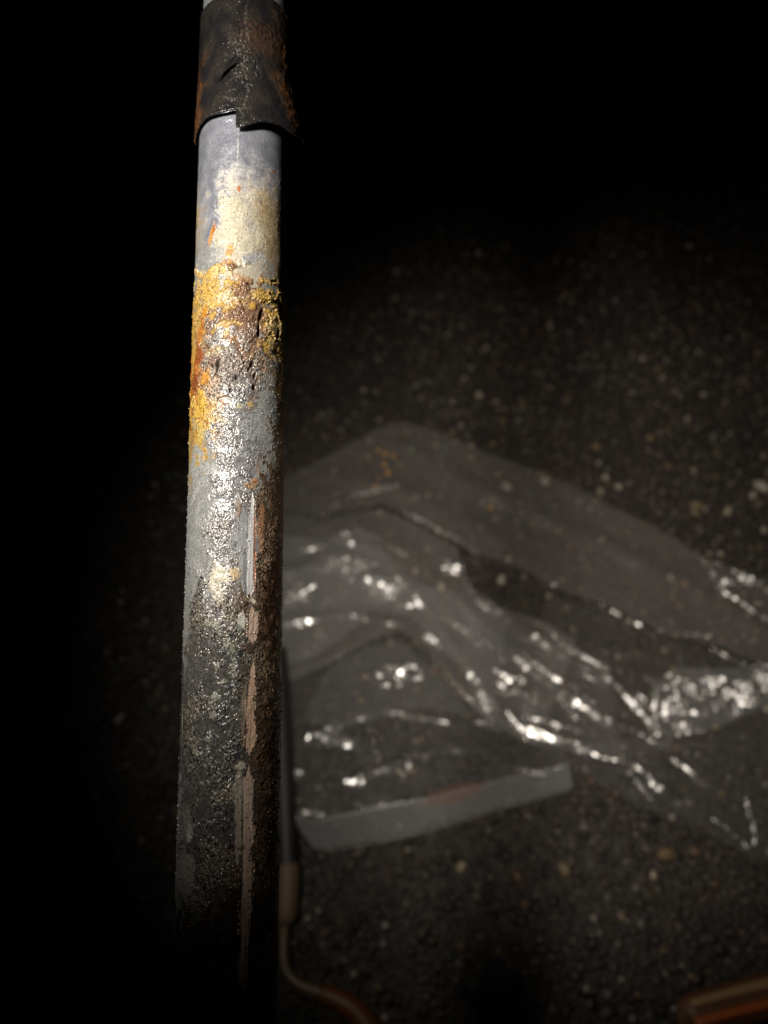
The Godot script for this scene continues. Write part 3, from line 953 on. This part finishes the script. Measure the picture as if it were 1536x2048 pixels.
func film_height(p: Vector3, amount: float) -> float:
	var q := Vector2(p.x, p.z)
	var h := film_waves(q, amount)
	# crumpled places: little flat faces, each leaning its own way
	for c in (crumple_at if crumpled else []):
		var e: Vector2 = (q - c[0])
		var w := 1.0 - Vector2(e.x / c[1], e.y / c[2]).length() + 0.25 * film_noise.get_noise_2d(q.x, q.y)
		if w > 0.0:
			var s: float = c[4]
			var gx := int(floor(q.x / s))
			var gz := int(floor(q.y / s))
			var sum := 0.0
			var total := 1e-9
			for dx in [-1, 0, 1]:
				for dz in [-1, 0, 1]:
					var f: Array = face_at(gx + dx, gz + dz, s)
					var d: Vector2 = q - f[0]
					var k := exp(-d.length_squared() / (s * s * 0.075))
					sum += k * (f[2] + d.dot(f[1]))
					total += k
			h = lerpf(h, c[3] + sum / total, smoothstep(0.0, 0.35, w))
	for c in bins.get(Vector2i(int(floor(q.x / 0.01)), int(floor(q.y / 0.01))), []):
		if layer >= 0 and c[5] % 3 != layer: continue
		var a: Vector2 = c[0]
		var ab: Vector2 = c[1]
		var t := clampf((q - a).dot(ab) / maxf(ab.length_squared(), 1e-9), 0.0, 1.0)
		var d: float = (q - a - ab * t).length() / c[2]
		if d < 1.9:
			var mid := a + ab * 0.5
			h = lerpf(h, film_waves(mid, amount) + c[3] + (q - mid).dot(c[4]), 1.0 - smoothstep(0.8, 1.9, d))
	return h

var faces := {}
func face_at(gx: int, gz: int, s: float) -> Array:
	var key := Vector3i(gx, gz, int(s * 1e5))
	if not faces.has(key):
		var r := RandomNumberGenerator.new()
		r.seed = hash(key)
		var c := Vector2(gx + 0.5 + r.randf_range(-0.38, 0.38), gz + 0.5 + r.randf_range(-0.38, 0.38)) * s
		var sl := half_slope(Vector3(c.x, 0.005, c.y)) * r.randf_range(0.88, 1.1) + Vector2(r.randfn(0, 0.06), r.randfn(0, 0.03))
		if r.randf() < 0.25: sl = Vector2(r.randfn(0, 0.4), r.randfn(0, 0.4))
		faces[key] = [c, sl, r.randf_range(-0.3, 0.3) * s]
	return faces[key]

func along(line: Array, t: float) -> Vector2:
	var total := 0.0
	for i in line.size() - 1:
		total += Vector2(line[i][0], line[i][1]).distance_to(Vector2(line[i + 1][0], line[i + 1][1]))
	var s := t * total
	for i in line.size() - 1:
		var a := Vector2(line[i][0], line[i][1])
		var b := Vector2(line[i + 1][0], line[i + 1][1])
		var d := a.distance_to(b)
		if s <= d or i == line.size() - 2:
			return a.lerp(b, clampf(s / maxf(d, 1e-6), 0.0, 1.0))
		s -= d
	return Vector2.ZERO

func film(upper: Array, lower: Array, nu: int, nv: int, base: float, amount: float, origin: Vector3, rim := 0.0, tilt := 0.0) -> ArrayMesh:
	var pts := PackedVector3Array()
	for j in nv:
		var v := float(j) / (nv - 1)
		for i in nu:
			var u := float(i) / (nu - 1)
			var s := along(upper, u).lerp(along(lower, u), v)
			var ragged := 3.0 * (exp(-v * 9.0) + exp(-(1.0 - v) * 9.0))
			s += Vector2(film_wide.get_noise_2d(u * 1.7, base * 50.0), film_wide.get_noise_2d(u * 2.1, 5.0 + base * 50.0) + 0.5 * film_noise.get_noise_2d(u, base)) * ragged
			var g := ground(s.x, s.y)
			g.y = base + maxf(film_height(g, amount), -base * 0.6)
			g.y += tilt * v + rim * (exp(-v * 14.0) + exp(-(1.0 - v) * 14.0))
			pts.append(g - origin)
	return grid_mesh(pts, nu, nv)

func film_mat(grey: float, alpha: float, rough: float, tint := Color(1, 1, 1)) -> StandardMaterial3D:
	var m := StandardMaterial3D.new()
	m.transparency = BaseMaterial3D.TRANSPARENCY_ALPHA
	var c := lin(grey * tint.r, grey * tint.g, grey * tint.b)
	c.a = alpha
	m.albedo_color = c
	m.roughness = rough
	m.cull_mode = BaseMaterial3D.CULL_DISABLED
	return m

func make_bag() -> void:
	film_noise = noise(61, 95.0, FastNoiseLite.TYPE_SIMPLEX_SMOOTH, 2)
	film_fine = noise(62, 210.0, FastNoiseLite.TYPE_SIMPLEX_SMOOTH, 2)
	film_wide = noise(63, 22.0, FastNoiseLite.TYPE_SIMPLEX_SMOOTH, 2)
	add_folds()
	var dice := RandomNumberGenerator.new()
	dice.seed = 404
	for c in creases:
		crease_number += 1
		var a := ground(c[0], c[1])
		var b := ground(c[2], c[3])
		# each runs a little bent, in two or three pieces
		var n := 1 + int(a.distance_to(b) / 0.007)
		var last := a
		var lean := dice.randf_range(0.90, 1.05)
		var bow := Vector3(b.z - a.z, 0, a.x - b.x) * dice.randf_range(-0.09, 0.09)
		for i in n:
			var p := a.lerp(b, float(i + 1) / n)
			if i < n - 1: p += bow * sin(PI * float(i + 1) / n) + Vector3(dice.randf_range(-1, 1), 0, dice.randf_range(-1, 1)) * 0.0009
			var s := half_slope((last + p) * 0.5) * lean * dice.randf_range(0.95, 1.05) + Vector2(dice.randfn(0, 0.015), dice.randfn(0, 0.012))
			var cut := (p - last) * 0.03
			add_crease(last + cut, p - cut, c[4] * 0.00031 * dice.randf_range(0.6, 1.4) * (0.55 + 0.7 * sin(PI * (i + 0.5) / n)), c[5] * 0.00045, s)
			last = p
	for c in crumples:
		var a := ground(c[0], c[1])
		var b := ground(c[0] + c[2], c[1])
		var d := ground(c[0], c[1] - c[3])
		crumple_at.append([Vector2(a.x, a.z), absf(b.x - a.x), absf(d.z - a.z), c[4] * 0.0007, c[5] * 0.001])
	var at := ground(960, 1300)
	var bag := thing("plastic_bag", "crumpled clear plastic bag spread flat on the asphalt behind the pipe", "bag", at)
	# the smooth milky upper sheet, from the apex at the top to the right edge of the picture
	var s1 := part("upper_sheet", film(
		[[540, 985], [640, 930], [740, 878], [780, 860], [812, 856], [860, 870], [940, 905], [1120, 972], [1300, 1062], [1410, 1130], [1560, 1195], [1700, 1250]],
		[[540, 1030], [640, 1045], [700, 1032], [760, 1020], [800, 1032], [930, 1108], [1040, 1150], [1130, 1195], [1200, 1214], [1330, 1280], [1430, 1300], [1560, 1365], [1700, 1400]],
		430, 210, 0.0075, 0.8, at, 0.0006), film_mat(0.62, 0.080, 0.2, Color(1.0, 0.94, 0.89)), bag)
	s1.set_meta("label", "smooth milky upper sheet of the bag")
	layer = 0
	# the greyer folded sheet below it, doubled over on itself at the left
	var s2 := part("folded_sheet", film(
		[[530, 1030], [640, 1046], [760, 1024], [850, 1062], [915, 1108], [938, 1180], [1000, 1222], [1090, 1250], [1150, 1290]],
		[[530, 1372], [600, 1362], [680, 1322], [740, 1284], [800, 1268], [850, 1300], [900, 1370], [980, 1452], [1070, 1495]],
		380, 200, 0.0055, 1.0, at, 0.0005), film_mat(0.66, 0.088, 0.16, Color(1.0, 0.97, 0.92)), bag)
	s2.set_meta("label", "grey folded sheet of the bag with many fine creases")
	layer = 1
	crumpled = false
	part("folded_sheet", film(
		[[530, 1075], [640, 1090], [720, 1068], [775, 1112], [842, 1180], [930, 1196], [1010, 1262]],
		[[530, 1345], [610, 1330], [680, 1290], [745, 1232], [820, 1240], [890, 1310], [990, 1425]],
		300, 160, 0.0066, 1.0, at, 0.0004), film_mat(0.68, 0.078, 0.16, Color(0.97, 0.98, 0.97)), bag)
	part("folded_sheet", film(
		[[530, 1140], [600, 1150], [690, 1130], [760, 1180], [850, 1200]],
		[[530, 1260], [620, 1230], [700, 1225], [780, 1215], [850, 1232]],
		180, 70, 0.0074, 0.8, at, 0.0003), film_mat(0.68, 0.05, 0.2), bag)
	layer = 2
	var s8 := part("pleats", film(
		[[920, 1215], [980, 1235], [1040, 1275], [1120, 1292], [1210, 1330]],
		[[940, 1430], [1000, 1468], [1060, 1496], [1130, 1505], [1240, 1525]],
		240, 170, 0.0082, 1.0, at), film_mat(0.68, 0.045, 0.16), bag)
	s8.set_meta("label", "gathered pleats fanning out from the bag's middle")
	layer = -1
	crumpled = true
	# the clear lower pocket, through which the ground shows
	var s3 := part("lower_pocket", film(
		[[575, 1345], [680, 1310], [760, 1262], [840, 1290], [930, 1380], [1010, 1440], [1110, 1480]],
		[[588, 1640], [660, 1640], [760, 1615], [860, 1598], [960, 1572], [1050, 1550], [1132, 1532]],
		260, 170, 0.0035, 0.55, at, 0.0, 0.004), film_mat(0.6, 0.040, 0.13), bag)
	s3.set_meta("label", "clear lower pocket of the bag with asphalt showing through")
	part("lower_pocket", film(
		[[660, 1340], [730, 1300], [800, 1290], [860, 1340], [920, 1400]],
		[[600, 1450], [680, 1460], [760, 1440], [850, 1420], [940, 1440]],
		130, 70, 0.0052, 0.6, at), film_mat(0.66, 0.05, 0.13), bag)
	# the flat sealed hem
	var s4 := part("sealed_hem", film(
		[[588, 1641], [660, 1640], [760, 1615], [860, 1598], [960, 1572], [1050, 1550], [1132, 1531]],
		[[630, 1702], [700, 1695], [790, 1678], [880, 1656], [970, 1628], [1050, 1606], [1138, 1582]],
		220, 60, 0.0080, 0.30, at, 0.0, 0.0035), film_mat(0.66, 0.145, 0.18, Color(0.96, 0.98, 1.0)), bag)
	s4.set_meta("label", "flat sealed hem along the bag's bottom edge")
	crumpled = false
	# the clear body on the right, the bunched fold on it and its thin tail
	var s7 := part("clear_body", film(
		[[1090, 1195], [1200, 1216], [1330, 1282], [1430, 1304], [1560, 1366], [1700, 1400]],
		[[1050, 1490], [1160, 1510], [1240, 1520], [1380, 1500], [1560, 1470], [1700, 1450]],
		260, 150, 0.0050, 1.0, at), film_mat(0.6, 0.035, 0.16, Color(1.0, 0.95, 0.9)), bag)
	s7.set_meta("label", "thin clear body of the bag at its right")
	crumpled = true
	var s5 := part("bunched_fold", film(
		[[1292, 1382], [1318, 1362], [1350, 1346], [1430, 1350], [1500, 1340], [1600, 1342], [1700, 1340]],
		[[1292, 1470], [1330, 1484], [1390, 1474], [1430, 1462], [1500, 1430], [1600, 1402], [1700, 1400]],
		320, 140, 0.0110, 0.6, at), film_mat(0.7, 0.08, 0.22), bag)
	s5.set_meta("label", "bunched glossy fold at the bag's right side")
	var s6 := part("loose_tail", film(
		[[1040, 1470], [1150, 1490], [1260, 1480], [1400, 1490], [1560, 1470], [1700, 1450]],
		[[1080, 1500], [1180, 1560], [1270, 1612], [1400, 1650], [1500, 1725], [1700, 1720]],
		260, 140, 0.0040, 1.0, at), film_mat(0.6, 0.036, 0.16), bag)
	s6.set_meta("label", "thin loose tail of film trailing away")
	for e in [[[[640, 1640], [700, 1628], [760, 1614], [860, 1597], [960, 1571], [1050, 1549], [1130, 1531]], 0.00065, 0.0088], [[[636, 1701], [700, 1694], [790, 1677], [880, 1655], [970, 1627], [1050, 1605], [1136, 1582]], 0.00045, 0.0117]]:
		var keys := []
		for k in e[0]:
			var g := ground(k[0], k[1], e[2])
			g.y += 0.0006 * film_noise.get_noise_2d(g.x, g.z)
			keys.append([g - at, e[1] * dice.randf_range(0.4, 1.2)])
		var sm := smooth_path(keys)
		part("hem_edge", sweep(sm[0], sm[1], 12), film_mat(0.65, 0.12, 0.2), s4)
	# a rusty smear on the hem
	var smear := PackedVector3Array()
	for j in 10:
		for i in 16:
			var u := i / 15.0
			var v := j / 9.0
			var g := ground(lerpf(848, 968, u), lerpf(1608, 1572, u) + (v - 0.42) * 40.0 * sin(PI * (0.08 + 0.88 * u)))
			g.y = 0.0080 + film_height(g, 0.30) + 0.0005 + 0.0035 * (0.15 + 0.6 * v)
			smear.append(g - at)
	part("rust_smear", grid_mesh(smear, 16, 10), film_mat(0.5, 0.11, 0.24, Color(1.0, 0.42, 0.28)), s4)
	# amber drops clinging to the upper sheet
	var amber := mat(0.50, 0.27, 0.06, 0.12)
	for d in [[757, 899, 5.0], [770, 906, 5.5], [787, 912, 5.0], [769, 929, 5.5], [776, 946, 6.0], [751, 976, 4.5], [982, 1014, 5.0]]:
		var g := ground(d[0], d[1], 0.008)
		var sp := SphereMesh.new()
		sp.radius = d[2] * 0.00030
		sp.height = sp.radius * 1.3
		sp.radial_segments = 12
		sp.rings = 6
		var o := part("amber_drop", sp, amber, s1)
		g.y = 0.0075 + film_height(g, 0.8) + 0.0003
		o.position = g - at

# ---------------------------------------------------------------- tools on the ground
func ground_path(keys: Array, origin: Vector3) -> Array:
	# keys: px, py, half width in px; each lies on the ground
	var out := []
	for k in keys:
		var g := ground(k[0], k[1])
		var r: float = k[2] * (g - cam_at).dot(fwd) / F
		var h: float = r + (k[3] if k.size() > 3 else 0.0)
		g = ground(k[0], k[1], h)
		out.append([g - origin, r])
	return out

func make_tools() -> void:
	var at := ground(575, 1780)
	var t := thing("bent_tool", "grey rod with beige collar and bent stem ending in an orange grip", "tool", at)
	var a := smooth_path(ground_path([[556, 1300, 18.0], [560, 1400, 20.0], [568, 1560, 21.5], [576, 1738, 22.5]], at))
	part("rod", sweep(a[0], a[1], 24), mat(0.015, 0.012, 0.010, 0.55, 0.0), t)
	a = smooth_path(ground_path([[575.6, 1731, 18.0, 0.001], [575.8, 1735, 22.0], [576, 1742, 24.0], [575, 1790, 23.5], [573, 1828, 22.5], [573, 1834, 20.0], [572.5, 1837, 14.0, 0.002]], at), 4)
	part("collar", sweep(a[0], a[1], 24), mat(0.13, 0.085, 0.052, 0.6), t)
	a = smooth_path(ground_path([[572, 1830, 12.5, 0.002], [568, 1880, 12.0, 0.002], [569, 1925, 13.0, 0.002], [580, 1952, 13.5, 0.002], [605, 1972, 15.0, 0.002], [640, 1984, 19.0, 0.001]], at))
	part("stem", sweep(a[0], a[1], 20), mat(0.085, 0.055, 0.027, 0.45, 0.1), t)
	a = smooth_path(ground_path([[622, 1978, 14.0, 0.002], [632, 1983, 17.0], [665, 1994, 20.0], [705, 2016, 22.0], [738, 2056, 23.0], [775, 2120, 25.0], [800, 2200, 29.0]], at))
	part("grip", sweep(a[0], a[1], 24), mat(0.12, 0.038, 0.013, 0.5), t)

	var at2 := ground(1450, 2010)
	var h := thing("grooved_handle", "dark orange grooved tool handle lying alone on the asphalt away from pipe", "handle", at2)
	a = smooth_path(ground_path([[1380, 2032, 22.0], [1384, 2031, 33.0], [1394, 2028, 37.0], [1460, 2010, 38.0], [1540, 1990, 39.0], [1640, 1965, 40.0]], at2))
	part("grip", sweep(a[0], a[1], 28, 0.62), mat(0.085, 0.035, 0.012, 0.55), h)
	for s in [[-22.0, 0.40, 0.27, 0.14], [16.0, 0.50, 0.13, 0.03]]:
		var keys := []
		for q in [[1390, 2029, 5.0], [1398, 2027, 8.5], [1460, 2010, 9.0], [1540, 1990, 9.5], [1640, 1965, 9.5]]:
			keys.append([q[0] + s[0] * 0.24, q[1] + s[0], q[2], 0.0155])
		a = smooth_path(ground_path(keys, at2))
		part("ridge", sweep(a[0], a[1], 14), mat(s[1] * 0.65, s[2] * 0.6, s[3] * 0.55, 0.5), h)

func make_pebbles() -> void:
	var kinds_of := [
		[1380, 493, 7.0, 0.42, 0.40, 0.33, "tiny pale pebble alone on the dark asphalt above the bag"],
		[1003, 1160, 11.0, 0.40, 0.37, 0.29, "pale round pebble in the gap between the bag's sheets"],
		[1012, 974, 12.0, 0.36, 0.34, 0.29, "pale oblong pebble pressed under the smooth upper sheet"],
		[922, 1732, 13.0, 0.30, 0.24, 0.13, "yellowish pebble just below the bag's sealed hem"],
		[1128, 1738, 15.0, 0.22, 0.17, 0.085, "olive brown pebble below the right end of the hem"],
		[1330, 1710, 18.0, 0.19, 0.125, 0.06, "flat tan brown stone below the loose tail of film"],
		[1306, 1750, 9.0, 0.42, 0.34, 0.24, "small light beige pebble beside the flat tan stone"],
		[1392, 1012, 14.0, 0.20, 0.15, 0.08, "brown pebble beside the upper edge of the bag"],
		[1455, 1022, 11.0, 0.38, 0.32, 0.22, "cream pebble resting next to the brown one above the bag"],
		[1522, 975, 15.0, 0.42, 0.40, 0.34, "pale flat chip at the picture's right edge above the bag"]
	]
	var n := 0
	for k in kinds_of:
		var g := ground(k[0], k[1])
		var r: float = k[2] * (g - cam_at).dot(fwd) / F
		var o := part("pebble", stone_mesh(200 + n, 2), mat(k[3] * 0.62, k[4] * 0.62, k[5] * 0.62, 0.5), self)
		o.position = Vector3(g.x, r * 0.25, g.z)
		o.basis = Basis.from_euler(Vector3(0, n * 1.3, 0)) * Basis.from_scale(Vector3(r * 1.15, r * 0.62, r * 0.8))
		tag(o, k[6], "pebble", "pebbles lying loose on the asphalt")
		n += 1
